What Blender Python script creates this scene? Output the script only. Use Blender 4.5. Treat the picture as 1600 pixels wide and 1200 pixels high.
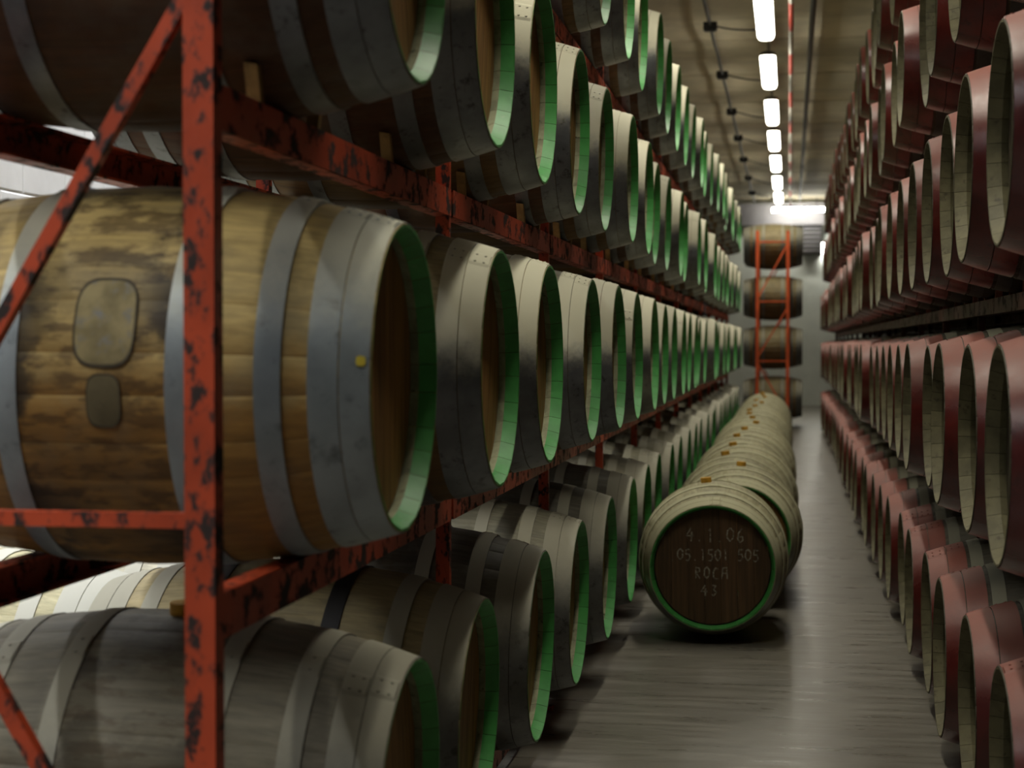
import bpy, math, random
from mathutils import Matrix, Vector
random.seed(7)
PI = math.pi
sc = bpy.context.scene
C = sc.collection
for o in list(bpy.data.objects):
    bpy.data.objects.remove(o)

# ---------------------------------------------------------------- camera
cam_d = bpy.data.cameras.new('camera')
cam = bpy.data.objects.new('camera', cam_d)
C.objects.link(cam)
sc.camera = cam
cam_d.sensor_width = 36.0
FPX = 2750.0             # focal length in pixels of the 1600 px wide frame
cam_d.lens = 36.0 * FPX / 1600.0
cam_d.clip_start = 0.05
cam_d.clip_end = 100
YAW = math.atan((1234 - 800) / FPX)
PITCH = math.atan((600 - 537) / FPX)
EYE = 1.38
cam.location = (0, 0, EYE)
cam.rotation_euler = (PI / 2 - PITCH, 0, YAW)
cam_d.dof.use_dof = True
cam_d.dof.focus_distance = 5.6
cam_d.dof.aperture_fstop = 3.8
cam_d.dof.aperture_blades = 7

# ---------------------------------------------------------------- world, exposure
w = bpy.data.worlds.new('world')
sc.world = w
w.use_nodes = True
w.node_tree.nodes['Background'].inputs[0].default_value = (0.9, 0.95, 1.0, 1)
w.node_tree.nodes['Background'].inputs[1].default_value = 0.0
vs = sc.view_settings
vs.view_transform = 'Standard'
vs.look = 'None'
vs.gamma = 1.0
vs.use_curve_mapping = False
vs.exposure = 0.0
GLOW = 11.0          # brightness of the lamp diffusers as seen
LAMP_W = 20.0       # light each aisle lamp throws down (W)
LAMP_BACK_W = 42.0 # the same for the lamps over the passage along the white wall
SPREAD = math.radians(112)
LAMP_COLOR = (1.0, 0.955, 0.80)
BACK_COLOR = (0.95, 0.97, 1.0)

# ---------------------------------------------------------------- materials
def srgb(r, g, b):
    f = lambda c: ((c / 255.0) / 12.92 if c <= 10 else (((c / 255.0) + 0.055) / 1.055) ** 2.4)
    return (f(r), f(g), f(b), 1.0)

class NT:
    """small helper around a material node tree"""
    def __init__(self, name):
        self.m = bpy.data.materials.new(name)
        self.m.use_nodes = True
        self.t = self.m.node_tree
        self.b = self.t.nodes['Principled BSDF']
    def n(self, kind, **kw):
        nd = self.t.nodes.new(kind)
        for k, v in kw.items():
            setattr(nd, k, v)
        return nd
    def put(self, sock, v):
        if hasattr(v, 'is_linked') or isinstance(v, bpy.types.NodeSocket):
            self.t.links.new(v, sock)
        else:
            sock.default_value = v
    def math(self, op, a, b=0.0, clamp=False):
        nd = self.n('ShaderNodeMath', operation=op, use_clamp=clamp)
        self.put(nd.inputs[0], a); self.put(nd.inputs[1], b)
        return nd.outputs[0]
    def mix(self, fac, a, b, mode='MIX'):
        nd = self.n('ShaderNodeMix', data_type='RGBA', blend_type=mode)
        self.put(nd.inputs[0], fac); self.put(nd.inputs[6], a); self.put(nd.inputs[7], b)
        return nd.outputs[2]
    def ramp(self, v, lo, hi, a=0.0, b=1.0):
        nd = self.n('ShaderNodeMapRange', interpolation_type='SMOOTHSTEP')
        self.put(nd.inputs[0], v)
        for i, x in zip((1, 2, 3, 4), (lo, hi, a, b)):
            self.put(nd.inputs[i], x)
        return nd.outputs[0]
    def vec(self, op, a, b):
        nd = self.n('ShaderNodeVectorMath', operation=op)
        self.put(nd.inputs[0], a); self.put(nd.inputs[1], b)
        return nd.outputs[0]
    def noise(self, co, scale, detail=4.0, rough=0.55):
        nd = self.n('ShaderNodeTexNoise')
        self.put(nd.inputs['Vector'], co)
        nd.inputs['Scale'].default_value = scale
        nd.inputs['Detail'].default_value = detail
        nd.inputs['Roughness'].default_value = rough
        return nd.outputs['Fac']
    def obj(self):
        return self.n('ShaderNodeTexCoord').outputs['Object']
    def pos(self):
        return self.n('ShaderNodeNewGeometry').outputs['Position']
    def normal_z(self):
        s = self.n('ShaderNodeSeparateXYZ')
        self.t.links.new(self.n('ShaderNodeNewGeometry').outputs['Normal'], s.inputs[0])
        return s.outputs[2]
    def sep(self, v):
        s = self.n('ShaderNodeSeparateXYZ')
        self.put(s.inputs[0], v)
        return s.outputs
    def info(self):
        return self.n('ShaderNodeObjectInfo').outputs
    def rnd_co(self, amount=37.0):
        """object coordinates shifted by the object's random number, so that copies differ"""
        r = self.info()['Random']
        k = self.math('MULTIPLY', r, amount)
        cx = self.n('ShaderNodeCombineXYZ')
        for i in range(3):
            self.put(cx.inputs[i], k)
        return self.vec('ADD', self.obj(), cx.outputs[0])
    def settled(self, lo=-0.12, hi=0.3, scale=14.0, ragged=0.5):
        """dust lying on what faces up, with a ragged edge"""
        nz = self.noise(self.pos(), scale, 6, 0.7)
        k = self.math('ADD', self.normal_z(), self.math('MULTIPLY', self.math('SUBTRACT', nz, 0.5), ragged))
        return self.ramp(k, lo, hi)
    def bump(self, h, strength=0.2, dist=0.01):
        nd = self.n('ShaderNodeBump')
        nd.inputs['Strength'].default_value = strength
        nd.inputs['Distance'].default_value = dist
        self.put(nd.inputs['Height'], h)
        self.t.links.new(nd.outputs[0], self.b.inputs['Normal'])
    def out(self, color=None, rough=None, metal=None, spec=None):
        if color is not None: self.put(self.b.inputs['Base Color'], color)
        if rough is not None: self.put(self.b.inputs['Roughness'], rough)
        if metal is not None: self.put(self.b.inputs['Metallic'], metal)
        if spec is not None: self.put(self.b.inputs['Specular IOR Level'], spec)
        return self.m

def wood_outer():
    t = NT('oak_stave')
    co = t.rnd_co()
    grain = t.noise(t.vec('MULTIPLY', co, (1.6, 26, 26)), 3.0, 5, 0.6)
    cloud = t.noise(t.pos(), 7.0, 4, 0.6)
    inf = t.info()
    tone = t.math('MULTIPLY', t.ramp(grain, 0.3, 0.75, 0.74, 1.14), t.math('ADD', t.math('MULTIPLY', inf['Random'], 0.16), 0.9))
    bare = t.mix(1.0, inf['Color'], (0.46, 0.33, 0.22, 1), 'MULTIPLY')
    base = t.mix(t.settled(-0.25, 0.45), bare, inf['Color'])
    sc_ = t.n('ShaderNodeVectorMath', operation='SCALE')
    t.put(sc_.inputs[0], base); t.put(sc_.inputs[3], tone)
    col = t.mix(t.ramp(cloud, 0.45, 0.75, 0.0, 0.45), sc_.outputs[0], srgb(96, 92, 82))
    # wine spills and damp between the bilge hoops
    ax = t.math('ABSOLUTE', t.sep(t.obj())[0])
    belt = t.ramp(ax, 0.125, 0.20, 1.0, 0.0)
    edge = t.math('MULTIPLY', t.ramp(ax, 0.05, 0.15, 0.35, 1.0), belt)
    blot = t.noise(t.vec('MULTIPLY', t.pos(), (1, 1, 1)), 7.5, 5, 0.58)
    s1 = t.math('MULTIPLY', t.ramp(blot, 0.45, 0.54), edge)
    s2 = t.math('MULTIPLY', t.ramp(t.noise(t.vec('MULTIPLY', t.pos(), (9, 9, 30)), 1.4, 5, 0.6), 0.47, 0.62), belt)
    col = t.mix(t.math('MULTIPLY', s2, t.math('MULTIPLY', inf['Alpha'], 0.75)), col, srgb(74, 54, 30))
    col = t.mix(t.math('MULTIPLY', s1, inf['Alpha']), col, srgb(34, 29, 25))
    t.bump(grain, 0.25, 0.004)
    return t.out(col, 0.62, 0.0, 0.3)

def plain(name, col, rough=0.6, metal=0.0, var=0.25, scale=8.0, spec=0.4, dirt=None, dirt_lo=0.55, dirt_hi=0.7, local=True, dust=None, bump=0.0, dust_edge=(-0.12, 0.3), dust_amount=0.92):
    t = NT(name)
    co = t.rnd_co() if local else t.pos()
    nz = t.noise(co, scale, 5, 0.6)
    k = t.ramp(nz, 0.3, 0.7, 1.0 - var, 1.0 + var)
    s = t.n('ShaderNodeVectorMath', operation='SCALE')
    s.inputs[0].default_value = col[:3]
    t.put(s.inputs[3], k)
    c = s.outputs[0]
    if dirt:
        c = t.mix(t.ramp(t.noise(co, scale * 2.3, 6, 0.65), dirt_lo, dirt_hi), c, dirt)
    if dust:
        up = t.settled(*dust_edge)
        c = t.mix(t.math('MULTIPLY', up, dust_amount), c, dust)
        rough = t.ramp(t.math('MULTIPLY', up, dust_amount), 0.0, 1.0, rough, 0.8)
        metal = t.ramp(up, 0.0, 1.0, metal, 0.0)
    if bump:
        t.bump(nz, bump, 0.01)
    return t.out(c, rough, metal, spec)

M = {}
M['stave'] = wood_outer()
M['green'] = plain('green_chime_paint', srgb(64, 140, 68), 0.5, 0, 0.14, 14, 0.4, srgb(120, 160, 112), 0.62, 0.8)
M['croze'] = plain('bare_chime_wood', srgb(150, 150, 122), 0.7, 0, 0.3, 16, 0.3, srgb(70, 66, 50), 0.58, 0.72)
M['chime_cream'] = plain('cream_chime_wood', srgb(104, 99, 74), 0.65, 0, 0.25, 14, 0.3, srgb(72, 66, 50), 0.56, 0.72)
M['inside'] = plain('raw_stave_wood', srgb(110, 90, 62), 0.8)
M['zinc'] = plain('galvanised_hoop', srgb(104, 107, 110), 0.42, 0.5, 0.2, 12, 0.5, srgb(60, 60, 58), 0.54, 0.72, dust=srgb(196, 192, 168), bump=0.1)
M['zinc_pale'] = plain('clean_galvanised_hoop', srgb(140, 148, 152), 0.45, 0.45, 0.14, 9, 0.5, srgb(92, 96, 98), 0.55, 0.75, dust=srgb(200, 197, 176), bump=0.06, dust_edge=(0.15, 0.8))
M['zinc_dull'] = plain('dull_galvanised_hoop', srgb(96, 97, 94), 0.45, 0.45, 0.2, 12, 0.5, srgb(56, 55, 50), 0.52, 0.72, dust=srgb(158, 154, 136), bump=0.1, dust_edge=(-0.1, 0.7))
M['black_hoop'] = plain('black_steel_hoop', srgb(34, 32, 29), 0.6, 0.2, 0.2, 12, 0.4)
M['zinc_white'] = plain('pale_galvanised_hoop', srgb(176, 180, 180), 0.5, 0.3, 0.1, 12, 0.5, dust=srgb(200, 198, 184))
M['zinc_dusty'] = plain('dusty_hoop', srgb(112, 112, 104), 0.5, 0.35, 0.2, 12, 0.5, dust=srgb(170, 166, 134), dust_edge=(-0.3, 0.1), bump=0.1)
M['dark_hoop'] = plain('dull_steel_hoop', srgb(66, 64, 60), 0.5, 0.4, 0.2, 9, 0.5, srgb(40, 38, 34), 0.5, 0.7, dust=srgb(132, 130, 112))
M['red'] = plain('red_hoop_paint', srgb(88, 25, 21), 0.27, 0.0, 0.2, 9, 0.6, srgb(70, 20, 18), 0.55, 0.72, dust=srgb(158, 92, 76), dust_edge=(0.1, 0.95), dust_amount=0.62, bump=0.12)

def head_wood(name, a, b):
    t = NT(name)
    co = t.rnd_co()
    g = t.noise(t.vec('MULTIPLY', co, (20, 44, 1.5)), 2.0, 5, 0.6)
    c = t.mix(t.ramp(g, 0.3, 0.72), a, b)
    r = t.math('ADD', t.math('MULTIPLY', t.info()['Random'], 0.4), 0.8)
    s = t.n('ShaderNodeVectorMath', operation='SCALE')
    t.put(s.inputs[0], c); t.put(s.inputs[3], r)
    t.bump(g, 0.2, 0.004)
    return t.out(s.outputs[0], 0.6, 0, 0.3)
M['head'] = head_wood('oak_head', srgb(104, 72, 38), srgb(156, 116, 60))
M['head_grey'] = head_wood('weathered_head', srgb(58, 52, 40), srgb(86, 78, 60))
M['head_dark'] = head_wood('dark_head', srgb(74, 56, 38), srgb(96, 72, 48))
M['cork'] = plain('bung_cork', srgb(190, 142, 44), 0.7, 0, 0.2, 30)
M['patch'] = plain('worn_paper', srgb(134, 122, 88), 0.8, 0, 0.3, 14, 0.2, srgb(120, 118, 112), 0.5, 0.66)
M['patch_small'] = plain('dark_worn_paper', srgb(92, 84, 62), 0.8, 0, 0.25, 14, 0.2)
M['yellow'] = plain('yellow_paint', srgb(196, 176, 60), 0.5, 0, 0.1)
M['sticker'] = plain('grey_sticker', srgb(150, 150, 156), 0.8, 0, 0.12, 14, 0.2)
M['patch_edge'] = plain('patch_outline', srgb(66, 60, 48), 0.8, 0, 0.3, 30, 0.2)

def rack_paint(name, a, chip, lo, hi):
    t = NT(name)
    p = t.pos()
    n1 = t.noise(t.vec('MULTIPLY', p, (1, 0.5, 0.6)), 34, 6, 0.62)
    n2 = t.noise(p, 5.0, 3, 0.5)
    c = t.mix(t.ramp(n2, 0.3, 0.7), a, tuple(x * 0.62 for x in a[:3]) + (1,))
    c = t.mix(t.ramp(n1, lo, hi), c, chip)
    t.bump(n1, 0.25, 0.006)
    return t.out(c, t.ramp(n1, lo, hi, 0.42, 0.75), 0, 0.45)
M['rack'] = rack_paint('chipped_red_paint', srgb(184, 72, 40), srgb(36, 24, 20), 0.49, 0.60)
M['rack_far'] = rack_paint('orange_red_paint', srgb(222, 92, 44), srgb(60, 34, 24), 0.62, 0.75)
M['rack_dark'] = rack_paint('dark_red_paint', srgb(70, 30, 24), srgb(24, 18, 16), 0.5, 0.65)
M['wedge'] = plain('wedge_wood', srgb(140, 112, 66), 0.75, 0, 0.3, 20, 0.2)
M['wedge_dark'] = plain('dark_wedge_wood', srgb(96, 56, 40), 0.75, 0, 0.3, 20, 0.2)

def floor_mat():
    t = NT('worn_concrete_floor')
    p = t.pos()
    streak = t.noise(t.vec('MULTIPLY', p, (1.0, 6.5, 1)), 2.2, 5, 0.6)
    cloud = t.noise(p, 1.3, 5, 0.6)
    fine = t.noise(p, 60, 3, 0.6)
    c = t.mix(t.ramp(streak, 0.25, 0.75), srgb(100, 96, 87), srgb(118, 113, 103))
    c = t.mix(t.ramp(cloud, 0.45, 0.75, 0.0, 0.4), c, srgb(88, 84, 76))
    c = t.mix(t.ramp(fine, 0.55, 0.8, 0.0, 0.3), c, srgb(66, 62, 56))
    t.bump(t.math('ADD', t.math('MULTIPLY', streak, 0.8), t.math('MULTIPLY', fine, 0.12)), 0.07, 0.02)
    return t.out(c, t.ramp(streak, 0.3, 0.7, 0.26, 0.40), 0, 0.5)
M['floor'] = floor_mat()
M['ceiling'] = plain('ceiling_concrete', srgb(222, 212, 184), 0.75, 0, 0.14, 1.4, 0.3, local=False)
M['ceiling_rib'] = plain('ceiling_rib_concrete', srgb(208, 198, 170), 0.75, 0, 0.14, 1.4, 0.3, local=False)
M['wall_white'] = plain('white_wall_paint', srgb(222, 222, 222), 0.7, 0, 0.07, 3, 0.3, bump=0.15)
M['mortar'] = plain('painted_joint', srgb(205, 205, 205), 0.8, 0, 0.07, 3, 0.3, local=False)
M['wall_end'] = plain('end_wall_paint', srgb(240, 246, 240), 0.7, 0, 0.06, 2, 0.3, local=False)
M['wall_dark'] = plain('dark_wall', srgb(60, 56, 52), 0.9, 0, 0.1, 2, 0.2, local=False)
M['lintel'] = plain('grey_lintel', srgb(150, 148, 152), 0.8, 0, 0.08, 3, 0.2, local=False)
M['black'] = plain('black_plastic', srgb(34, 33, 31), 0.5, 0, 0.1)
M['grey_metal'] = plain('grey_metal', srgb(104, 104, 100), 0.5, 0.3, 0.1)
M['pipe_dark'] = plain('dark_pipe', srgb(62, 60, 56), 0.5, 0.2, 0.1)
M['pipe_red'] = plain('pipe_red', srgb(206, 62, 40), 0.45, 0, 0.06)
M['pipe_white'] = plain('pipe_white', srgb(228, 224, 212), 0.45, 0, 0.05)
M['plate'] = plain('blue_grey_plate', srgb(104, 112, 128), 0.5, 0, 0.06)

def chalk():
    t = NT('chalk_lines')
    nz = t.noise(t.pos(), 60, 4, 0.7)
    t.put(t.b.inputs['Alpha'], t.ramp(nz, 0.3, 0.65, 0.2, 0.62))
    return t.out(srgb(190, 184, 166), 0.9, 0, 0.1)
M['chalk'] = chalk()

def emit(name, col, strength):
    t = NT(name)
    t.b.inputs['Base Color'].default_value = (0.8, 0.8, 0.8, 1)
    t.b.inputs['Emission Color'].default_value = col
    t.b.inputs['Emission Strength'].default_value = strength
    return t.m
M['tube'] = emit('lit_diffuser', (1.0, 0.955, 0.80, 1), GLOW)
M['tube_back'] = emit('lit_diffuser_cool', (0.93, 0.97, 1.0, 1), GLOW)
M['tube_end'] = emit('lit_tube', (1.0, 0.97, 0.86, 1), 40.0)
M['bulb'] = emit('lit_bulb', (1.0, 0.97, 0.86, 1), 110.0)

# ---------------------------------------------------------------- mesh helpers
class MB:
    """collects faces; every block has its own vertices, so its shading stays its own"""
    def __init__(self):
        self.v, self.f, self.mi, self.sm = [], [], [], []
    def grid(self, rows, mat=0, smooth=True, flip=False, wrap=False):
        b = len(self.v)
        nr, nc = len(rows), len(rows[0])
        for r in rows:
            self.v += [tuple(p) for p in r]
        for i in range(nr - 1):
            for j in range(nc if wrap else nc - 1):
                k = (j + 1) % nc
                q = (b + i * nc + j, b + i * nc + k, b + (i + 1) * nc + k, b + (i + 1) * nc + j)
                self.f.append(q[::-1] if flip else q)
                self.mi.append(mat[i] if isinstance(mat, (list, tuple)) else mat)
                self.sm.append(smooth)
    def poly(self, pts, mat=0, smooth=False):
        b = len(self.v)
        self.v += [tuple(p) for p in pts]
        self.f.append(tuple(range(b, b + len(pts))))
        self.mi.append(mat); self.sm.append(smooth)
    def box(self, c, s, mat=0, rot=None):
        x, y, z = s[0] / 2, s[1] / 2, s[2] / 2
        P = [Vector((i * x, j * y, k * z)) for i in (-1, 1) for j in (-1, 1) for k in (-1, 1)]
        if rot: P = [rot @ p for p in P]
        P = [p + Vector(c) for p in P]
        for q in ((0, 1, 3, 2), (4, 6, 7, 5), (0, 4, 5, 1), (2, 3, 7, 6), (0, 2, 6, 4), (1, 5, 7, 3)):
            self.poly([P[i] for i in q], mat)
    def hexa(self, P, mat=0):
        for q in ((0, 3, 2, 1), (4, 5, 6, 7), (0, 1, 5, 4), (1, 2, 6, 5), (2, 3, 7, 6), (3, 0, 4, 7)):
            self.poly([P[i] for i in q], mat)
    def tube(self, pts, r, n=8, mat=0, caps=True):
        pts = [Vector(p) for p in pts]
        rows = []
        for i, p in enumerate(pts):
            a = pts[max(i - 1, 0)]; b = pts[min(i + 1, len(pts) - 1)]
            d = (b - a).normalized()
            u = d.cross(Vector((0, 0, 1)))
            if u.length < 1e-4: u = d.cross(Vector((0, 1, 0)))
            u.normalize(); v = u.cross(d)
            rows.append([p + r * (math.cos(2 * PI * k / n) * u + math.sin(2 * PI * k / n) * v) for k in range(n)])
        self.grid(rows, mat, True, wrap=True)
        if caps:
            self.poly(rows[0], mat); self.poly(rows[-1][::-1], mat)
    def beam(self, a, b, w, h, mat=0):
        """rectangular bar from a to b: w across (horizontal), h in the other direction"""
        a, b = Vector(a), Vector(b)
        d = (b - a).normalized()
        u = d.cross(Vector((0, 0, 1)))
        if u.length < 1e-4: u = Vector((1, 0, 0))
        u.normalize(); v = u.cross(d)
        P = [q + sx * u * w / 2 + sy * v * h / 2 for q in (a, b) for sx, sy in ((-1, -1), (1, -1), (1, 1), (-1, 1))]
        self.hexa(P, mat)
    def mesh(self, name, mats):
        me = bpy.data.meshes.new(name)
        me.from_pydata(self.v, [], self.f)
        for m in mats: me.materials.append(m)
        me.polygons.foreach_set('material_index', self.mi)
        me.polygons.foreach_set('use_smooth', self.sm)
        me.update()
        return me

def fix_normals(me):
    import bmesh
    bm = bmesh.new(); bm.from_mesh(me)
    bmesh.ops.recalc_face_normals(bm, faces=bm.faces)
    bm.to_mesh(me); bm.free()
    return me

def put(name, me, parent=None, loc=(0, 0, 0), rot=(0, 0, 0)):
    o = bpy.data.objects.new(name, me)
    C.objects.link(o)
    o.location = loc; o.rotation_euler = rot
    if parent: o.parent = parent
    return o
def empty(name, loc=(0, 0, 0), rz=0.0):
    o = bpy.data.objects.new(name, None)
    C.objects.link(o)
    o.location = loc; o.rotation_euler = (0, 0, rz)
    o.empty_display_size = 0.1
    return o
def tag(o, label, cat, group=None):
    o['label'] = label; o['category'] = cat
    if group: o['group'] = group
    return o
def struct(o, label=None):
    o['kind'] = 'structure'
    if label: o['label'] = label
    return o
ONES = ['', 'first', 'second', 'third', 'fourth', 'fifth', 'sixth', 'seventh', 'eighth', 'ninth', 'tenth', 'eleventh', 'twelfth',
        'thirteenth', 'fourteenth', 'fifteenth', 'sixteenth', 'seventeenth', 'eighteenth', 'nineteenth']
def nth(n):
    if n < 20: return ONES[n]
    if n == 20: return 'twentieth'
    if n > 39: return 'fortieth' if n == 40 else 'forty-' + ONES[n - 40]
    if n < 30: return 'twenty-' + ONES[n - 20]
    return 'thirtieth' if n == 30 else 'thirty-' + ONES[n - 30]

# ---------------------------------------------------------------- the room
XL, XR, Y0, Y1, ZC = -3.3, 2.1, -5.0, 40.0, 4.6
def slab(name, x0, x1, y0, y1, z0, z1, m):
    b = MB(); b.box(((x0 + x1) / 2, (y0 + y1) / 2, (z0 + z1) / 2), (x1 - x0, y1 - y0, z1 - z0))
    return put(name, b.mesh(name, [m]))
struct(slab('floor', XL - .2, XR + .2, Y0 - .2, Y1 + .2, -0.2, 0, M['floor']), 'grey worn concrete floor with a dull sheen')
ceil = struct(slab('ceiling', XL - .2, XR + .2, Y0 - .2, Y1 + .2, ZC, ZC + .2, M['ceiling']), 'beige concrete ceiling with crosswise panels')
wl = struct(slab('wall_left', XL - .2, XL, Y0 - .2, Y1 + .2, 0, ZC, M['mortar']), 'white painted block wall behind the rack')
struct(slab('wall_right', XR, XR + .2, Y0 - .2, Y1 + .2, 0, ZC, M['wall_dark']))
struct(slab('wall_back', XL, XR, Y0 - .2, Y0, 0, ZC, M['wall_dark']))
we = struct(slab('wall_end', XL, XR, Y1, Y1 + .2, 0, ZC, M['wall_end']), 'pale end wall of the aisle')
struct(slab('trim_1', XL, XR, Y1 - .35, Y1, 4.02, 4.5, M['lintel']), 'grey beam across the top of the end wall')
# crosswise ceiling panels, every other one lower
b = MB(); b.box((0, 0, 0), (XR - XL, 1.19, 0.02)); rib = b.mesh('ceiling_panel', [M['ceiling_rib']])
b = MB(); b.box((0, 0, 0), (XR - XL, 1.19, 0.012)); pan = b.mesh('ceiling_panel_thin', [M['ceiling']])
y = Y0 + 0.4
k = 0
while y < Y1 - 0.8:
    me, t = (rib, 0.02) if k % 2 == 0 else (pan, 0.012)
    put('ceiling_panel', me, ceil, ((XL + XR) / 2, y, ZC - t / 2 + 0.001))
    y += 1.2; k += 1
# painted blocks of the white wall, where the racks leave it open
b = MB()
bw, bh, bt = 0.446, 0.221, 0.006
P = [(-0.002, y_, z_) for y_, z_ in ((-bw / 2, -bh / 2), (bw / 2, -bh / 2), (bw / 2, bh / 2), (-bw / 2, bh / 2))]
Q = [(bt, y_, z_) for y_, z_ in ((-bw / 2 + .008, -bh / 2 + .008), (bw / 2 - .008, -bh / 2 + .008), (bw / 2 - .008, bh / 2 - .008), (-bw / 2 + .008, bh / 2 - .008))]
b.hexa(P + Q)
blk = fix_normals(b.mesh('wall_block', [M['wall_white']]))
for r in range(4, 15):
    for c_ in range(0, 16):
        yy = 5.0 + c_ * 0.45 + (0.225 if r % 2 else 0)
        put('block', blk, wl, (XL + random.uniform(-.003, .002), yy, 0.12 + r * 0.225))

# ---------------------------------------------------------------- barrels
L, RB, RH = 0.95, 0.357, 0.285            # oak barrels of the green racks
LR, RBR, RHR = 0.93, 0.338, 0.26          # smaller barrels with red hoops
NST = 28
def prof(x, rb, rh, l):
    return rb - (rb - rh) * (abs(x) / (l / 2)) ** 2.1
def pt(x, r, a):          # a: angle about the barrel axis, 0 = up
    return (x, -r * math.sin(a), r * math.cos(a))

def stave_block(b, a0, a1, rb, rh, l, groove=0.0014):
    h = l / 2
    xs = [-h, -h * .93, -h * .8, -h * .55, -h * .28, 0, h * .28, h * .55, h * .8, h * .93, h]
    am = (a0 + a1) / 2; e = (a1 - a0) * 0.07
    rows = []
    for x in xs:
        r = prof(x, rb, rh, l)
        rows.append([pt(x, r - groove, a0), pt(x, r, a0 + e), pt(x, r, am), pt(x, r, a1 - e), pt(x, r - groove, a1)])
    b.grid(rows, 0, True)
    # inside: bevelled chime, bare croze, then the raw inside of the stave
    g = 0.0006 / rh
    ins = [(-h, rh - .005, 1), (-h + .034, prof(-h + .034, rb, rh, l) - .028, 2), (-h + .07, prof(-h + .07, rb, rh, l) - .027, 3),
           (0, rb - .026, 3), (h - .07, prof(h - .07, rb, rh, l) - .027, 2), (h - .034, prof(h - .034, rb, rh, l) - .028, 1), (h, rh - .005, 1)]
    cols = [a0 + g + (a1 - a0 - 2 * g) * q / 4 for q in range(5)]
    for (xa, ra, m), (xb, rb_, m2) in zip(ins, ins[1:]):
        b.grid([[pt(xa, ra, c_) for c_ in cols], [pt(xb, rb_, c_) for c_ in cols]], m, True, flip=True)
    for x in (-h, h):     # end grain
        q = [pt(x, rh - groove, a0 + g), pt(x, rh, am), pt(x, rh - groove, a1 - g), pt(x, rh - .005, a1 - g), pt(x, rh - .005, a0 + g)]
        b.poly(q if x < 0 else q[::-1], 1)

pattern = [1.0, 0.82, 1.18, 0.93, 1.07, 0.88, 1.12]
pattern = pattern * (NST // len(pattern))
tot = sum(pattern)
KINDS = {'green': (RB, RH, L, [M['stave'], M['green'], M['croze'], M['inside']], M['zinc'], M['zinc'], M['head']),
         'red': (RBR, RHR, LR, [M['stave'], M['chime_cream'], M['chime_cream'], M['inside']], M['red'], M['dark_hoop'], M['head_grey'])}
LIB = {}
def hoop_mesh(name, x0, x1, rb, rh, l, mat, thick=0.0024, n=56):
    b = MB()
    rows = []
    xs = [x0, x0 + .002, (x0 + x1) / 2, x1 - .002, x1]
    ring = lambda x, o: [pt(x, prof(x, rb, rh, l) + o, 2 * PI * k / n) for k in range(n)]
    b.grid([ring(x, thick) for x in (x0, (x0 + x1) / 2, x1)], 0, True, wrap=True)
    b.grid([ring(x0, -.001), ring(x0, thick)], 0, True, wrap=True)
    b.grid([ring(x1, thick), ring(x1, -.001)], 0, True, wrap=True)
    # overlapped joint with two rivets
    jr = []
    for i, x in enumerate((x0 + .001, x0 + .003, (x0 + x1) / 2, x1 - .003, x1 - .001)):
        r = prof(x, rb, rh, l) + (thick * 2.0 if 0 < i < 4 else thick * 0.5)
        jr.append([pt(x, r - (thick * 1.2 if k in (0, 6) else 0), -0.11 + 0.22 * k / 6) for k in range(7)])
    b.grid(jr, 0, False)
    for a in (-0.055, 0.055):
        for fx in ((0.5,) if x1 - x0 < 0.045 else (0.3, 0.7)):
            xm = x0 + (x1 - x0) * fx
            r = prof(xm, rb, rh, l) + thick * 2
            ring = [[(xm + rr * math.cos(t), pt(0, r, a)[1] + rr * math.sin(t), pt(0, r, a)[2] + hh) for t in [2 * PI * q / 7 for q in range(7)]] for rr, hh in ((.0042, -.001), (.003, .0016))]
            b.grid(ring, 0, True, wrap=True, flip=False)
            b.poly(ring[1], 0)
    return fix_normals(b.mesh(name, [mat]))
def head_boards(rh, x, th=0.018, nb=7):
    R = rh - 0.021
    res = []
    edges = [-R + 2 * R * i / nb for i in range(nb + 1)]
    for i in range(nb):
        y0, y1 = edges[i] + 0.0007, edges[i + 1] - 0.0007
        n = 5
        top = [(y0 + (y1 - y0) * q / n) for q in range(n + 1)]
        out = [(yy, math.sqrt(max(R * R - yy * yy, 1e-6))) for yy in top] + [(yy, -math.sqrt(max(R * R - yy * yy, 1e-6))) for yy in top[::-1]]
        res.append(out)
    return res, R
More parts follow.
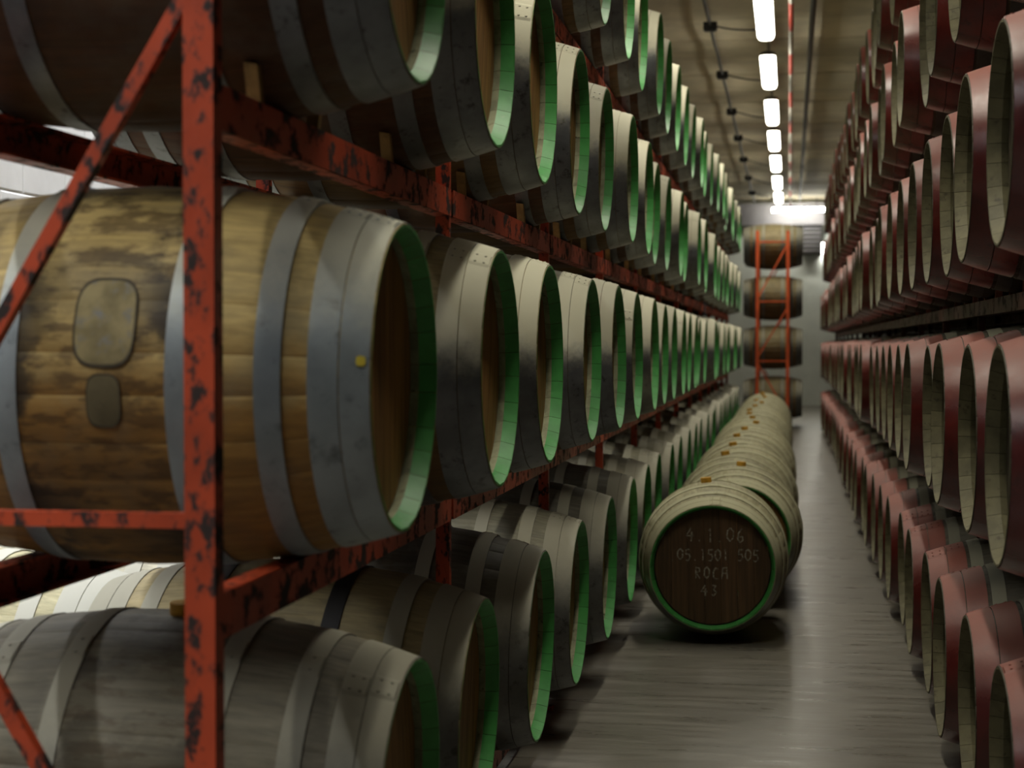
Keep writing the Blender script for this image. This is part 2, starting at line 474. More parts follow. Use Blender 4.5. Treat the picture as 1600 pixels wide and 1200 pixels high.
def build_lib(kind):
    rb, rh, l, smats, hm1, hm2, hd = KINDS[kind]
    d = {}
    # single staves, one mesh for each width
    d['stave'] = {}
    for wv in sorted(set(pattern)):
        half = PI * wv / tot
        b = MB(); stave_block(b, -half, half, rb, rh, l)
        d['stave'][wv] = b.mesh('stave', smats)
    b = MB(); a = 0.0
    for wv in pattern:
        wid = 2 * PI * wv / tot
        stave_block(b, a, a + wid, rb, rh, l); a += wid
    d['body'] = b.mesh('barrel_body', smats)
    h = l / 2
    hoops = []
    for s in (1, -1):
        for nm, a0, a1, m in (('head_hoop', .002, .052, hm1), ('head_hoop', .054, .104, hm1), ('quarter_hoop', .148, .192, hm2), ('bilge_hoop', .30, .342, hm2)):
            if kind == 'red' and nm == 'head_hoop':
                a0, a1 = (a0 * 1.3, a1 * 1.3)
            if kind == 'red' and s < 0: m = hm2
            x0, x1 = (h - a1, h - a0) if s > 0 else (-h + a0, -h + a1)
            hoops.append((nm, s, hoop_mesh(nm, x0, x1, rb, rh, l, m)))
    d['hoops'] = hoops
    outs, R = head_boards(rh, 0)
    d['boards'] = []
    jm = MB()
    for out in outs:
        b = MB()
        for q in (b, jm):
            q.poly([(0, yy, zz) for yy, zz in out][::-1], 0)
            q.poly([(-.018, yy, zz) for yy, zz in out], 0)
            q.grid([[(0, yy, zz) for yy, zz in out], [(-.018, yy, zz) for yy, zz in out]], 0, False, wrap=True)
        d['boards'].append(fix_normals(b.mesh('head_board', [hd])))
    d['head'] = fix_normals(jm.mesh('barrel_head', [hd]))
    b = MB()
    b.tube([(0, 0, rb - .01), (0, 0, rb + .022)], 0.026, 14)
    d['bung'] = b.mesh('bung', [M['cork']])
    return d
LIB['green'] = build_lib('green')
LIB['red'] = build_lib('red')

AXES = []             # axis of every barrel that lies on rails
PRESS = 0.0022        # how far a barrel presses into what carries it
def rad(kind, u, hw):
    """largest radius of a barrel, hoops included, over a rail of half width hw at axial place u"""
    rb, rh, l = KINDS[kind][:3]
    best = 0.0
    for q in range(13):
        v = u - hw + 2 * hw * q / 12
        o = l / 2 - abs(v)
        on = o < (0.137 if kind == 'red' else 0.106) or 0.147 < o < 0.193 or 0.299 < o < 0.343
        best = max(best, prof(v, rb, rh, l) + (0.0024 if on else 0.0))
    return best
def rail_top(kind, zt, of, orr, hw):
    """height of the rails that carry a barrel with its axis at zt; of, orr: rails' distances from the two heads"""
    l = KINDS[kind][2]
    return zt - (rad(kind, l / 2 - of, hw) + rad(kind, -l / 2 + orr, hw)) / 2 + PRESS
def barrel(kind, x_front, y, z_axis, rz, label, group, detail, tint=None, stain=0.3, bung=False, head=None, hoop=None, spin=None, full=True, cat='barrel', support=None):
    """x_front, y: centre of the visible head; rz turns the front (+X) to where it faces"""
    rb, rh, l = KINDS[kind][:3]
    d = LIB[kind]
    f = Vector((math.cos(rz), math.sin(rz), 0))
    c = Vector((x_front, y, z_axis)) - f * l / 2
    root = empty('wine_barrel', (c.x, c.y, z_axis - rb), rz)
    if support:           # lies on two rails: (x of one, x of the other, half width, top)
        xa, xb, hw, ztop = support
        ua, ub = (xa - c.x) * math.cos(rz), (xb - c.x) * math.cos(rz)
        za, zb = ztop + rad(kind, ua, hw), ztop + rad(kind, ub, hw)
        slope = (za - zb) / (ua - ub)
        zc = za - slope * ua - PRESS
        root.rotation_euler = (0, -math.atan(slope), rz)
        up = root.rotation_euler.to_matrix() @ Vector((0, 0, rb))
        root.location = Vector((c.x, c.y, zc)) - up
        AXES.append((kind, c.x, c.y, zc, slope, math.cos(rz)))
    tag(root, label, cat, group)
    at = (0, 0, rb)
    tint = tint or (0.3, 0.26, 0.17)
    spin = random.uniform(0, 2 * PI) if spin is None else spin
    def own(o, m):
        for i, s in enumerate(o.material_slots):
            s.link = 'OBJECT'; s.material = m
    if detail:
        a = spin
        for wv in pattern:
            wid = 2 * PI * wv / tot
            o = put('stave', d['stave'][wv], root, at, (a + wid / 2, 0, 0))
            q = random.uniform(0.95, 1.05)
            o.color = (tint[0] * q, tint[1] * q, tint[2] * q, stain)
            a += wid
    else:
        o = put('barrel_body', d['body'], root, at, (spin, 0, 0))
        o.color = (*tint, stain)
    j = random.gauss(0.0, 0.25) + (0.5 if random.random() < .3 else 0.0)
    for nm, s, me in d['hoops']:
        if s < 0 and not full: continue
        o = put(nm, me, root, at, (j + random.uniform(-.06, .06), 0, 0))
        if hoop and not (kind == 'red' and nm == 'head_hoop' and s > 0): own(o, hoop)
    fx = l / 2 - 0.050
    tilt = random.gauss(0, 0.25)
    if detail:
        for me in d['boards']:
            o = put('head_board', me, root, (fx, 0, rb), (tilt, 0, 0))
            if head: own(o, head)
    else:
        o = put('barrel_head', d['head'], root, (fx, 0, rb), (tilt, 0, 0))
        if head: own(o, head)
    if full:
        o = put('barrel_head', d['head'], root, (-fx + .018, 0, rb), (tilt, 0, 0))
    if bung:
        put('bung', d['bung'], root, at, (bung if isinstance(bung, float) else 0.0, 0, 0))
    return root

HONEY = srgb(198, 172, 110)[:3]; GREY = srgb(136, 132, 112)[:3]; TAN = srgb(150, 136, 98)[:3]; BROWN = srgb(112, 84, 54)[:3]
PALE = srgb(196, 188, 150)[:3]; DULL = srgb(104, 100, 88)[:3]; DIM = srgb(78, 74, 62)[:3]; ASH = srgb(128, 122, 104)[:3]; WHITE = srgb(205, 200, 178)[:3]

# the green-rimmed rack: posts every 1.65 m, two barrels in each bay
POST0, BAY, NBAY = 2.67, 1.95, 12
XPF, XPR = -0.915, -1.41          # front and rear uprights
TIER = {1: (0.48, 'bottom tier'), 2: (1.32, 'second tier'), 3: (2.13, 'third tier'), 4: (2.985, 'top tier')}
FITS = {1: (0, [(-.739, 3.40), (-.748, 4.24), (-.736, 5.24), (-.726, 6.13), (-.715, 7.08), (-.715, 8.10)]),
        2: (0, [(-.703, 3.20), (-.689, 4.205), (-.684, 5.056), (-.688, 6.20), (-.67, 7.004), (-.68, 7.969), (-.686, 9.08), (-.705, 10.10), (-.705, 10.933), (-.712, 12.05),
                (-.723, 12.92), (-.726, 13.87), (-.755, 14.9), (-.747, 15.9), (-.70, 16.9)]),
        3: (0, [(-.668, 3.12), (-.687, 4.12), (-.701, 5.04), (-.727, 6.15), (-.731, 7.08), (-.705, 8.0), (-.714, 9.05), (-.753, 10.06), (-.745, 10.928), (-.727, 12.0), (-.752, 12.9), (-.708, 14.0)]),
        4: (4, [(-.746, 7.2), (-.732, 8.1), (-.75, 9.1), (-.737, 10.1), (-.748, 11.0), (-.751, 12.0), (-.753, 13.0), (-.754, 14.0)])}
FIT = {t: {k + n: p for n, p in enumerate(l)} for t, (k, l) in FITS.items()}
for tier, (zt, tname) in TIER.items():
    for i in range(2 * NBAY):
        x, y = FIT[tier].get(i, ((random.uniform(-.745, -.715) if tier == 1 else random.uniform(-.75, -.69)), POST0 + BAY * (i // 2) + (0.50 if i % 2 == 0 else 1.46) + random.uniform(-.04, .04)))
        tint = random.choice([GREY, TAN, TAN, BROWN, GREY])
        stain = random.choice([0.2, 0.4, 0.6])
        hoop = None
        label = f'green-rimmed oak barrel in the {tname}, {nth(i + 1)} from the chipped red end frame'
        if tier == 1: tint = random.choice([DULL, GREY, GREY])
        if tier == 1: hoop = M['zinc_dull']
        if tier >= 3: tint = random.choice([BROWN, BROWN, TAN])
        bung = False
        if i == 0:
            if tier == 1:
                tint, stain, bung = ASH, 0.6, 0.06
                label = 'grey dark-stained barrel in the bottom tier beside the chipped red end frame'
            elif tier == 2:
                tint, stain, hoop = HONEY, 0.95, M['zinc_pale']
                label = 'honey-coloured stained barrel with two worn patches beside the chipped red end frame'
        if tier == 1 and i == 1: tint = TAN
        ztop = rail_top('green', zt, -.715 - XPF - .001, XPR - .001 + .715 + L, .0225)
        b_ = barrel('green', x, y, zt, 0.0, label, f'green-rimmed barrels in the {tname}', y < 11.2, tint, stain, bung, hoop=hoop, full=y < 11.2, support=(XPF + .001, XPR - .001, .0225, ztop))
        if tier == 2 and i == 0: HERO = b_
        if tier in (1, 2) and i <= 1:
            for ch in b_.children:
                if tier == 1 and i == 1 and ch.name.startswith('bilge_hoop'):
                    ch.material_slots[0].link = 'OBJECT'; ch.material_slots[0].material = M['black_hoop']

# worn patches on the honey-coloured barrel
def patch(name, xc, hx, t0, t1, mats, off=0.0016):
    tc, ht = (t0 + t1) / 2, (t1 - t0) / 2
    b = MB(); n = 40; rows = []
    for s in (1.0, 0.93, 0.6, 0.3, 0.02):
        row = []
        for k in range(n):
            a = 2 * PI * k / n
            ca, sa = math.cos(a), math.sin(a)
            ex = 2 / 3.4
            x = xc + hx * s * math.copysign(abs(ca) ** ex, ca)
            t = tc + ht * s * math.copysign(abs(sa) ** ex, sa)
            r = prof(x, RB, RH, L) + off
            row.append((x, -r * math.cos(t), r * math.sin(t)))
        rows.append(row)
    b.grid(rows, [1, 0, 0, 0], True, wrap=True)
    return fix_normals(b.mesh(name, mats))
p_ = put('patch', patch('patch', 0.024, 0.056, math.radians(3.0), math.radians(29), [M['patch'], M['patch_edge']]), HERO, (0, 0, RB))
p_['label'] = 'worn oval paper patch'
p_ = put('patch', patch('patch_low', 0.026, 0.031, math.radians(-13.5), math.radians(1.5), [M['patch_small'], M['patch_edge']]), HERO, (0, 0, RB))
p_['label'] = 'small dark worn patch'
p_ = put('paint_dot', patch('paint_dot', L / 2 - 0.016, 0.008, math.radians(5), math.radians(8.4), [M['yellow'], M['yellow']], 0.0045), HERO, (0, 0, RB))
p_['label'] = 'yellow paint dot'


# back row on the floor behind the rack, tail to tail with the bottom tier
ZB = 0.475
hh = rail_top('green', ZB, 0.235, 0.235, .045)
for i in range(5):
    y = 4.44 + 0.765 * i
    o = barrel('green', -1.745 + random.uniform(-.015, .015), y, ZB, 0.0, f'pale barrel behind the rack, {nth(i + 1)} in the low row along the white wall',
           'pale barrels along the white wall', i < 3, WHITE if i % 2 else PALE, 0.05, hoop=M['zinc_white'], support=(-1.98, -2.46, .045, hh))
    if i == 0: PALE_ONE = o
for k, x in enumerate((-1.98, -2.46)):
    b = MB()
    b.box((0, 2.0, hh / 2), (0.09, 4.3, hh))
    tag(put('timber_runner', b.mesh('timber_runner', [M['wedge']]), None, (x, 4.0, 0)),
        'thick timber runner under the pale barrels, ' + ('next to the rack' if k == 0 else 'next to the white wall'), 'timber')

p_ = put('label_sticker', patch('label_sticker', 0.10, 0.055, math.radians(30), math.radians(46), [M['sticker'], M['sticker']]), PALE_ONE, (0, 0, RB))
p_['label'] = 'faded grey paper sticker'
# the barrels lying in the aisle, heads towards the open end
cy = 8.04
for i in range(16):
    lab = 'dusty barrel with chalk writing on its dark head, lying on the aisle floor' if i == 0 else f'pale dusty barrel lying on the aisle floor, {nth(i)} behind the chalk-marked barrel'
    xx = (-0.345, -0.275, -0.325, -0.30, -0.335)[i] if i < 5 else -0.315 + random.uniform(-.025, .025)
    bg = (0.10, -0.06, 0.18, 0.20, 0.12)[i] if i < 5 else random.uniform(-.1, .2)
    bb = barrel('green', xx, cy, RB + 0.001, -PI / 2 + random.uniform(-.02, .02) + (0.03 if i == 0 else 0), lab, 'barrels lying in the aisle', i < 3,
                (PALE[0] * .62, PALE[1] * .62, PALE[2] * .6), 0.1, float(bg), M['head_dark'] if i == 0 else None, M['zinc_dusty'])
    if i == 0: CHALK = bb
    cy += 1.0 + (random.uniform(-.02, .05) if i else 0.16)

# chalk writing on the first of them
GL = {'4': [[(0.62, 1), (0.1, 0.42), (0.9, 0.42)], [(0.68, 0.72), (0.62, 0)]], '.': [[(0.4, 0.0), (0.5, 0.07)]], '1': [[(0.35, 0.85), (0.52, 1), (0.5, 0)]],
      '0': [[(0.5, 1), (0.2, 0.8), (0.15, 0.3), (0.45, 0), (0.78, 0.25), (0.8, 0.75), (0.5, 1)]],
      '6': [[(0.65, 1), (0.3, 0.7), (0.2, 0.3), (0.45, 0), (0.75, 0.18), (0.7, 0.45), (0.25, 0.4)]],
      '5': [[(0.8, 1), (0.3, 1), (0.26, 0.58), (0.65, 0.6), (0.78, 0.3), (0.55, 0.02), (0.2, 0.06)]],
      'R': [[(0.25, 0), (0.25, 1), (0.7, 0.9), (0.68, 0.6), (0.27, 0.52), (0.75, 0)]], 'O': [[(0.5, 1), (0.2, 0.75), (0.2, 0.25), (0.5, 0), (0.8, 0.25), (0.8, 0.75), (0.5, 1)]],
      'C': [[(0.78, 0.88), (0.45, 1), (0.2, 0.6), (0.25, 0.15), (0.55, 0), (0.8, 0.12)]], 'A': [[(0.15, 0), (0.3, 0.95), (0.75, 1), (0.82, 0)], [(0.22, 0.5), (0.8, 0.5)]],
      '3': [[(0.25, 0.95), (0.7, 0.9), (0.45, 0.55), (0.75, 0.3), (0.45, 0), (0.2, 0.1)]], ' ': []}
def chalk_line(text, y0, z0, size, adv):
    for k, ch in enumerate(text):
        if ch == ' ': continue
        b = MB()
        for st in GL[ch]:
            pts = [Vector((0, y0 + (k * adv + p[0] * 0.72) * size, z0 + p[1] * size + math.sin(k * 2.1) * size * .05)) for p in st]
            nn = [(q - p).normalized() for p, q in zip(pts, pts[1:])]
            nn = [nn[0]] + [(a + c_).normalized() for a, c_ in zip(nn, nn[1:])] + [nn[-1]]
            off = [Vector((0, -d.z, d.y)) * 0.0034 for d in nn]
            b.grid([[p - o, p + o] for p, o in zip(pts, off)], 0, False)
        put('chalk_character', b.mesh('chalk_character', [M['chalk']]), CHALK, (L / 2 - 0.0493, 0, RB))
chalk_line('4.1.06', -0.125, 0.115, 0.062, 0.74)
chalk_line('.05.1501 505', -0.20, 0.028, 0.052, 0.66)
chalk_line('ROCA', -0.085, -0.055, 0.052, 0.78)
chalk_line('43', -0.055, -0.135, 0.05, 0.9)

# the rack of red-hooped barrels across the aisle
RT = {1: (0.345, 'bottom tier'), 2: (1.115, 'second tier'), 3: (1.864, 'third tier'), 4: (2.64, 'fourth tier'), 5: (3.40, 'top tier')}
RFS = {1: [(.508, 4.365), (.503, 5.16), (.491, 5.95), (.507, 6.72), (.496, 7.53), (.514, 8.32), (.496, 9.12)],
       2: [(.48, 4.25), (.488, 5.04), (.475, 5.87), (.504, 6.66), (.478, 7.45), (.49, 8.24), (.498, 9.05)],
       3: [(.477, 4.22), (.475, 5.06), (.502, 5.90), (.496, 6.65), (.495, 7.43), (.495, 8.22), (.489, 9.0)],
       4: [(.51, 4.26), (.51, 5.1), (.528, 5.95), (.513, 6.72), (.547, 7.53), (.497, 8.30), (.515, 9.1)],
       5: []}
RF = {t: {k + 2: p for k, p in enumerate(l)} for t, l in RFS.items()}
NR = 33
XRF, XRR = 0.735, 1.17
RDX = {1: 0.0, 2: 0.0, 3: 0.0, 4: 0.012, 5: 0.03}      # the upper rails stand a little further back, like their barrels
def red_top(tier):
    hw = .035 if tier == 1 else .0225
    return rail_top('red', RT[tier][0], XRF - .505, .505 + LR - XRR, hw), hw
RED_Y = {}
RP = 0.803
def r_depth(i):
    return 4.25 + RP * (i - 2)
for tier, (zt, tname) in RT.items():
    for i in range(NR):
        base = r_depth(i)
        x0_ = 0.535 if tier == 5 else (0.515 if tier == 4 else 0.495)
        x, y = RF[tier].get(i, (x0_ + random.uniform(-.022, .022), base + random.uniform(-.02, .02)))
        tint = random.choice([DULL, DIM, DIM])
        RED_Y[(tier, i)] = y
        zr, hw = red_top(tier)
        barrel('red', x, y, zt, PI, f'red-hooped barrel in the {tname}, {nth(NR - i)} counting from the white end wall', f'red-hooped barrels in the {tname}',
               1 < i < 9, tint, 0.3, full=1 < i < 9, support=(XRF + RDX[tier], XRR + RDX[tier], hw, zr))

# ---------------------------------------------------------------- racks
def upright(parent, x, y, ztop, mat, w=0.048, dp=0.040):
    """channel section: web facing the open end, two flanges"""
    b = MB(); t = 0.006
    b.box((0, -dp / 2 + t / 2, ztop / 2), (w, t, ztop))
    for s in (-1, 1):
        b.box((s * (w / 2 - t / 2), 0.001, ztop / 2), (t, dp, ztop))
    b.box((0, 0, 0.004), (w * 2, w * 2, 0.008))
    return put('upright', b.mesh('upright', [mat]), parent, (x, y, 0))
def rail(parent, x, z0, z1, ya, yb, mat, face):
    """channel rail: upright web on the aisle face, flanges top and bottom"""
    b = MB(); t = 0.006; h = z1 - z0; w = 0.045
    b.box((face * (w / 2 - t / 2), (ya + yb) / 2, h / 2), (t, yb - ya, h))
    b.box((-face * .001, (ya + yb) / 2, h - t / 2), (w, yb - ya, t))
    b.box((-face * .001, (ya + yb) / 2, t / 2), (w, yb - ya, t))
    return put('rail', b.mesh('rail', [mat]), parent, (x, 0, z0))
def bar(parent, name, a, c, mat, w=0.024, h=0.024):
    b = MB(); b.beam(a, c, w, h)
    return put(name, fix_normals(b.mesh(name, [mat])), parent)

def green_rack(name, label, xf, xr, ya, nbay, mat, detail=True):
    rk = tag(empty(name, (0, ya, 0)), label, 'rack')
    rk_inv = Vector((0, ya, 0))
    for k in range(nbay + 1):
        y = BAY * k
        for x in (xf, xr):
            upright(rk, x, y, 3.2, mat, 0.05 if k == 0 else 0.036, 0.042 if k == 0 else 0.03)
        for z in (1.10, 2.06, 3.02) if k in (0, nbay) else (1.10, 2.06):
            bar(rk, 'strut', (xr, y, z), (xf, y, z), mat)
        if k in (0, nbay):
            bar(rk, 'brace', (xr, y - .004, 1.15), (xf - .01, y - .004, 1.95), mat)
            bar(rk, 'brace', (xr, y - .004, 1.07), (xf - .01, y - .004, 0.26), mat)
            bar(rk, 'brace', (xr, y - .004, 2.10), (xf - .01, y - .004, 2.98), mat)
    for tier, (zt, tn) in TIER.items():
        z1 = rail_top('green', zt, -.715 - XPF - .001, XPR - .001 + .715 + L, .0225)
        for x, fc in ((xf, 1), (xr, -1)):
            for k in range(nbay):
                rail(rk, x + fc * 0.002, z1 - 0.072, z1, BAY * k + .0145, BAY * (k + 1) - .0145, mat, fc)
    return rk
green_rack('barrel_rack', 'long chipped red steel rack holding the green-rimmed barrels', XPF, XPR, POST0, NBAY, M['rack'])
# the second block of the rack, standing further into the aisle
XS = 0.20
for tier, (zt, tn) in TIER.items():
    for i in range(2):
        barrel('green', XS, 28.7 + (0.5 if i == 0 else 1.46), zt, 0.0, f'oak barrel seen side-on in the {tn}, {nth(i + 1)} behind the orange end frame',
               'barrels of the rack by the end wall', False, TAN, 0.2, hoop=M['zinc_dull'], full=True,
               support=(XS - .234, XS - .721, .0225, rail_top('green', zt, -.715 - XPF - .001, XPR - .001 + .715 + L, .0225)))
green_rack('barrel_rack', 'orange steel rack standing across the end of the aisle, seen from its end frame', XS - .235, XS - .72, 28.7, 1, M['rack_far'])

rr = tag(empty('barrel_rack', (0, 0, 0)), 'dark red steel rack holding the red-hooped barrels', 'rack')
post_y = []
for k in range(18):       # each upright stands in the gap that all five tiers leave free
    a, c_ = 2 * k - 1, 2 * k
    lo = [RED_Y[(t, min(a, NR - 1))] + RBR for t in RT if a >= 0]
    hi = [RED_Y[(t, c_)] - RBR for t in RT if (t, c_) in RED_Y]
    lo = max(lo) if lo else min(hi) - 0.06
    hi = min(hi) if hi else lo + 0.06
    post_y.append((lo + hi) / 2)
for y in post_y:
    for x in (0.74, 1.16):
        b = MB(); b.box((0, 0, 1.78), (0.03, 0.012, 3.56)); put('upright', b.mesh('upright', [M['rack_dark']]), rr, (x, y, 0))
for tier in RT:
    z1, hw = red_top(tier)
    if tier == 1:
        for x in (XRF, XRR):
            bb = MB(); bb.box((0, (post_y[0] + post_y[-1]) / 2, z1 / 2), (0.07, post_y[-1] - post_y[0], z1)); put('floor_rail', bb.mesh('floor_rail', [M['rack_dark']]), rr, (x, 0, 0))
        continue
    for x, fc in ((XRF, -1), (XRR, 1)):
        for ya, yb in zip(post_y, post_y[1:]):
            rail(rr, x + RDX[tier], z1 - 0.055, z1, ya + .0055, yb - .0055, M['rack_dark'], fc)

# wooden wedges that keep the barrels from rolling on the rails
def wedge_mesh(name, lean, m):
    b = MB()
    h, wd, t = 0.07, 0.024, 0.014
    P = [(-wd / 2, -t, 0), (wd / 2, -t, 0), (wd / 2, t * .6, 0), (-wd / 2, t * .6, 0), (-wd / 2, lean - .009, h), (wd / 2, lean - .009, h * .94), (wd / 2, lean + .009, h * .94), (-wd / 2, lean + .009, h)]
    b.hexa(P)
    return fix_normals(b.mesh(name, [m]))
WM = {(s, m): wedge_mesh('wooden_wedge', s * 0.03, M[m]) for s in (-1, 1) for m in ('wedge', 'wedge_dark')}
WN = {'wedge': 0, 'wedge_dark': 0}
def wedges(ys, xs, z1, m, group, lab):
    for y in sorted(ys):
        kind, cx, cy_, zc, slope, sg = min(AXES, key=lambda q: abs(q[2] - y) + abs(q[3] - z1 - 0.33) * 3 + (9 if (q[5] > 0) != (m == 'wedge') else 0) + abs(q[1] - xs) * .1)
        u = (xs - cx) * sg
        r = prof(u, *KINDS[kind][:3]); dz = zc + slope * u - (z1 + 0.069)
        away = math.sqrt(r * r - dz * dz) - (0.023 if m == 'wedge' else 0.0252)        # the wedge's top bears on the barrel's flank
        for s in (-1, 1):
            o = put('wooden_wedge', WM[(s, m)], None, (xs, y + s * away, z1 - 0.001))
            o.rotation_euler = (0, 0, random.uniform(-.06, .06))
            WN[m] += 1
            tag(o, lab % nth(WN[m] if m == 'wedge' else 2 * len(ys) + 1 - WN[m]), 'wedge', group)
for tier in (3,):
    zt, tn = TIER[tier]
    ys = [FIT[tier].get(i, (0, POST0 + BAY * (i // 2) + (0.50 if i % 2 == 0 else 1.46)))[1] for i in range(12 if tier == 3 else 5)]
    wedges(ys, XPF + .006, rail_top('green', zt, -.715 - XPF - .001, XPR - .001 + .715 + L, .0225), 'wedge', f'wooden wedges on the rail of the {tn}', 'small wooden wedge on the third-tier rail, %s from the chipped red end frame')
ys = [RED_Y[(3, i)] for i in range(2, 20)]
wedges(ys, XRF, red_top(3)[0], 'wedge_dark', 'wooden wedges under the red-hooped third tier', 'small reddish wedge below the third-tier red-hooped barrels, %s counting from the white end wall')

# small grey plate on the third-tier rail
b = MB(); b.box((0, 0, 0), (0.006, 0.13, 0.14)); b.box((0.004, 0, 0.05), (0.003, 0.10, 0.012)); b.box((0.004, 0, -0.05), (0.003, 0.10, 0.012))
tag(put('number_plate', b.mesh('number_plate', [M['plate']]), None, (XPF + .033, 18.6, 1.745)), 'small blue-grey plate fixed to the third-tier rail', 'plate')

# ---------------------------------------------------------------- lamps, pipes and cables
def capsule(wd, ln, z0, z1, n=8):
    out = []
    r = wd / 2
    for k in range(n + 1):
        a = -PI / 2 + PI * k / n + PI / 2
        out.append((r * math.cos(a), ln / 2 - r + r * math.sin(a)))
    for k in range(n + 1):
        a = PI + PI * k / n
        out.append((r * math.cos(a), -ln / 2 + r + r * math.sin(a)))
    return out
def fixture_meshes(wd, ln, em):
    o = capsule(wd, ln, 0, 0)
    i = capsule(wd * .72, ln - wd * .28, 0, 0)
    b = MB()
    b.grid([[(x, y, 0.0) for x, y in o], [(x, y, -0.035) for x, y in o], [(x * .8, y * .985, -0.062) for x, y in o]], 0, True, wrap=True)
    b.poly([(x * .8, y * .985, -0.062) for x, y in o], 0)
    diff = fix_normals(b.mesh('diffuser', [em]))
    b = MB()
    b.grid([[(x * 1.03, y * 1.003, -0.004) for x, y in o], [(x * 1.03, y * 1.003, 0.03) for x, y in o], [(x * .7, y * .97, 0.045) for x, y in o]], 0, True, wrap=True)
    b.poly([(x * .7, y * .97, 0.045) for x, y in o], 0)
    hous = fix_normals(b.mesh('housing', [M['grey_metal']]))
    b = MB()
    for s in (-1, 1):
        b.tube([(0, s * ln * .33, 0.04), (0, s * ln * .33, ZC - 4.2)], 0.006, 6)
    rod = b.mesh('hanger_rod', [M['grey_metal']])
    b = MB(); b.tube([(0, 0, -0.066), (0, 0, -0.03)], 0.012, 8)
    cap = b.mesh('latch', [M['black']])
    return diff, hous, rod, cap
def throw(parent, watts, col):
    ld = bpy.data.lights.new('lamp_light', 'AREA')
    ld.shape = 'RECTANGLE'; ld.size = 0.12; ld.size_y = 2.0
    ld.energy = watts; ld.color = col; ld.spread = SPREAD
    o = bpy.data.objects.new('lamp_light', ld)
    C.objects.link(o); o.parent = parent; o.location = (0, 0, -0.068)
    return o
fm = fixture_meshes(0.15, 1.95, M['tube'])
fb = fixture_meshes(0.15, 2.2, M['tube_back'])
mids = [4.7, 8.6, 12.2, 15.3, 18.4, 21.6, 24.6, 27.7, 31.0, 34.2]
XF, ZF = -0.225, 4.2
for k, y in enumerate(mids):
    r_ = tag(empty('ceiling_light', (XF, y, ZF)), f'capsule-shaped ceiling light over the aisle, {nth(len(mids) - k)} counting from the end wall', 'light', 'ceiling lights over the aisle')
    put('diffuser', fm[0], r_); put('housing', fm[1], r_); put('hanger_rod', fm[2], r_)
    throw(r_, LAMP_W, LAMP_COLOR)
    put('latch', fm[3], r_, (0, -0.95, 0.004))
    if True:
        j = tag(empty('junction_box', (-0.77, y + 1.85, 4.44)), f'black junction box with a cable to a ceiling light, {nth(len(mids) - k)} counting from the end wall', 'junction box', 'junction boxes on the ceiling')
        b = MB(); b.box((0, 0, 0), (0.13, 0.10, 0.075)); b.box((0, 0, -0.042), (0.10, 0.075, 0.012)); put('box', b.mesh('box', [M['black']]), j)
        b = MB()
        n = 10
        x1 = XF - 0.06 + 0.77
        b.tube([(0.05 + (x1 - .05) * q / n, -1.0 * q / n, -0.22 * q / n - 0.015 * math.sin(PI * q / n)) for q in range(n + 1)], 0.009, 6)
        put('cable', b.mesh('cable', [M['black']]), j)
r_ = tag(empty('ceiling_light', (-1.35, 0.9, 4.2)), 'unseen ceiling light added above the open end of the chipped red rack', 'light')  # out-of-view lamp added to brighten the barrels nearest the end frame
put('diffuser', fb[0], r_); put('housing', fb[1], r_); put('hanger_rod', fb[2], r_)
throw(r_, 20.0, LAMP_COLOR)
for k in range(4):
    r_ = tag(empty('ceiling_light', (-2.62, 0.6 + 2.6 * k, 4.2)), f'ceiling light over the passage by the white wall, {nth(k + 1)} of its line', 'light', 'ceiling lights by the white wall')
    put('diffuser', fb[0], r_); put('housing', fb[1], r_); put('hanger_rod', fb[2], r_)
    throw(r_, LAMP_BACK_W, BACK_COLOR)

b = MB(); b.tube([(-0.77, y * 1.0, 4.45 + 0.012 * math.sin(y * 2.4)) for y in range(-4, 40)], 0.017, 8)
tag(put('cable_conduit', b.mesh('cable_conduit', [M['black']])), 'black cable run under the ceiling linking the junction boxes', 'cable')
b = MB(); b.tube([(0.20, -4.9, 4.46), (0.20, 38.2, 4.46)], 0.026, 10)
for y in range(-3, 38, 4):
    b.box((0.20, y, 4.53), (0.03, 0.03, 0.15))
tag(put('ceiling_pipe', b.mesh('ceiling_pipe', [M['pipe_dark']])), 'dark grey pipe along the ceiling above the red-hooped barrels', 'pipe')
sp = tag(empty('striped_pipe', (0.0, 0, 4.28)), 'red and white striped pipe hung along the ceiling beside the lights', 'pipe')
seg = 1.32
b = MB(); b.tube([(0, 0, 0), (0, seg, 0)], 0.022, 10)
sr, sw = b.mesh('pipe_section', [M['pipe_red']]), b.mesh('pipe_section', [M['pipe_white']])
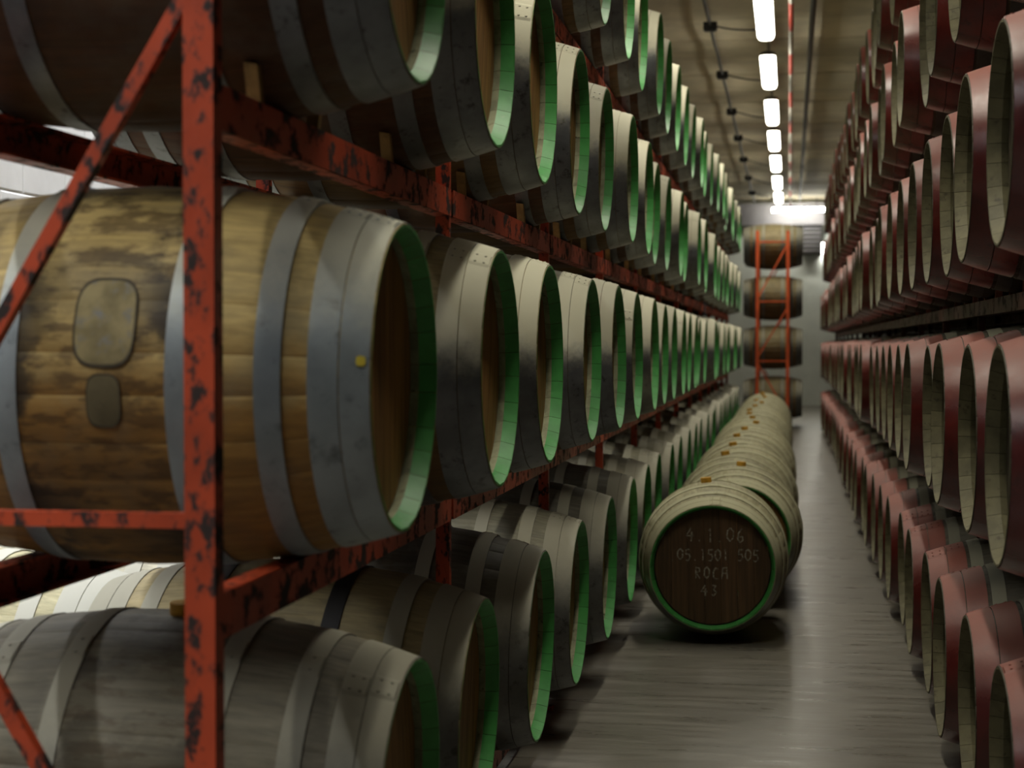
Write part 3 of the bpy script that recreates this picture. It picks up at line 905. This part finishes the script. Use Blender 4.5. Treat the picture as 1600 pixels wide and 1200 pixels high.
for k in range(32):
    put('pipe_section', sr if k % 2 else sw, sp, (0.0, -4.6 + seg * k, 0))
for k in range(9):
    b = MB(); b.box((0, 0, 0.17), (0.012, 0.012, 0.32)); put('hanger', b.mesh('hanger', [M['grey_metal']]), sp, (0, -3.0 + 4.8 * k, 0))

# fluorescent batten across the end, the wall lamp and the air vent of the end wall
r_ = tag(empty('batten_light', (0.17, 39.2, 4.32)), 'lit tube light mounted crosswise in front of the end wall', 'light')
b = MB(); b.tube([(-0.56, 0, 0), (0.56, 0, 0)], 0.05, 12); put('tube', b.mesh('tube', [M['tube_end']]), r_)
b = MB(); b.box((0, 0, 0.07), (1.14, 0.09, 0.05)); b.tube([(-.4, 0, .08), (-.4, 0, ZC - 4.32)], .008, 6); b.tube([(.4, 0, .08), (.4, 0, ZC - 4.32)], .008, 6)
put('housing', b.mesh('housing', [M['grey_metal']]), r_)
r_ = tag(empty('wall_lamp', (0.72, Y1, 3.5)), 'small bright lamp on the end wall beside the red-hooped barrels', 'lamp')
b = MB()
rows = []
for k in range(9):
    a = PI * k / 8
    rows.append([(0.07 * math.sin(a) * math.cos(t), -0.12 + 0.07 * math.sin(a) * math.sin(t), 0.12 * -math.cos(a)) for t in [2 * PI * q / 12 for q in range(12)]])
b.grid(rows, 0, True, wrap=True)
put('bulb', fix_normals(b.mesh('bulb', [M['bulb']])), r_)
b = MB(); b.box((0, -0.06, 0.13), (0.10, 0.13, 0.06)); b.box((0, -0.01, 0.10), (0.14, 0.02, 0.2)); put('holder', b.mesh('holder', [M['grey_metal']]), r_)
r_ = tag(empty('air_vent', (0.48, Y1, 3.36)), 'grey slatted ventilation unit on the end wall', 'vent')
b = MB(); b.box((0, -0.13, 0.32), (0.44, 0.26, 0.64)); put('case', b.mesh('case', [M['grey_metal']]), r_)
for k in range(6):
    b = MB(); b.box((0, -0.275, 0.07 + 0.1 * k), (0.38, 0.04, 0.05), rot=Matrix.Rotation(0.5, 3, 'X')); put('slat', b.mesh('slat', [M['lintel']]), r_)
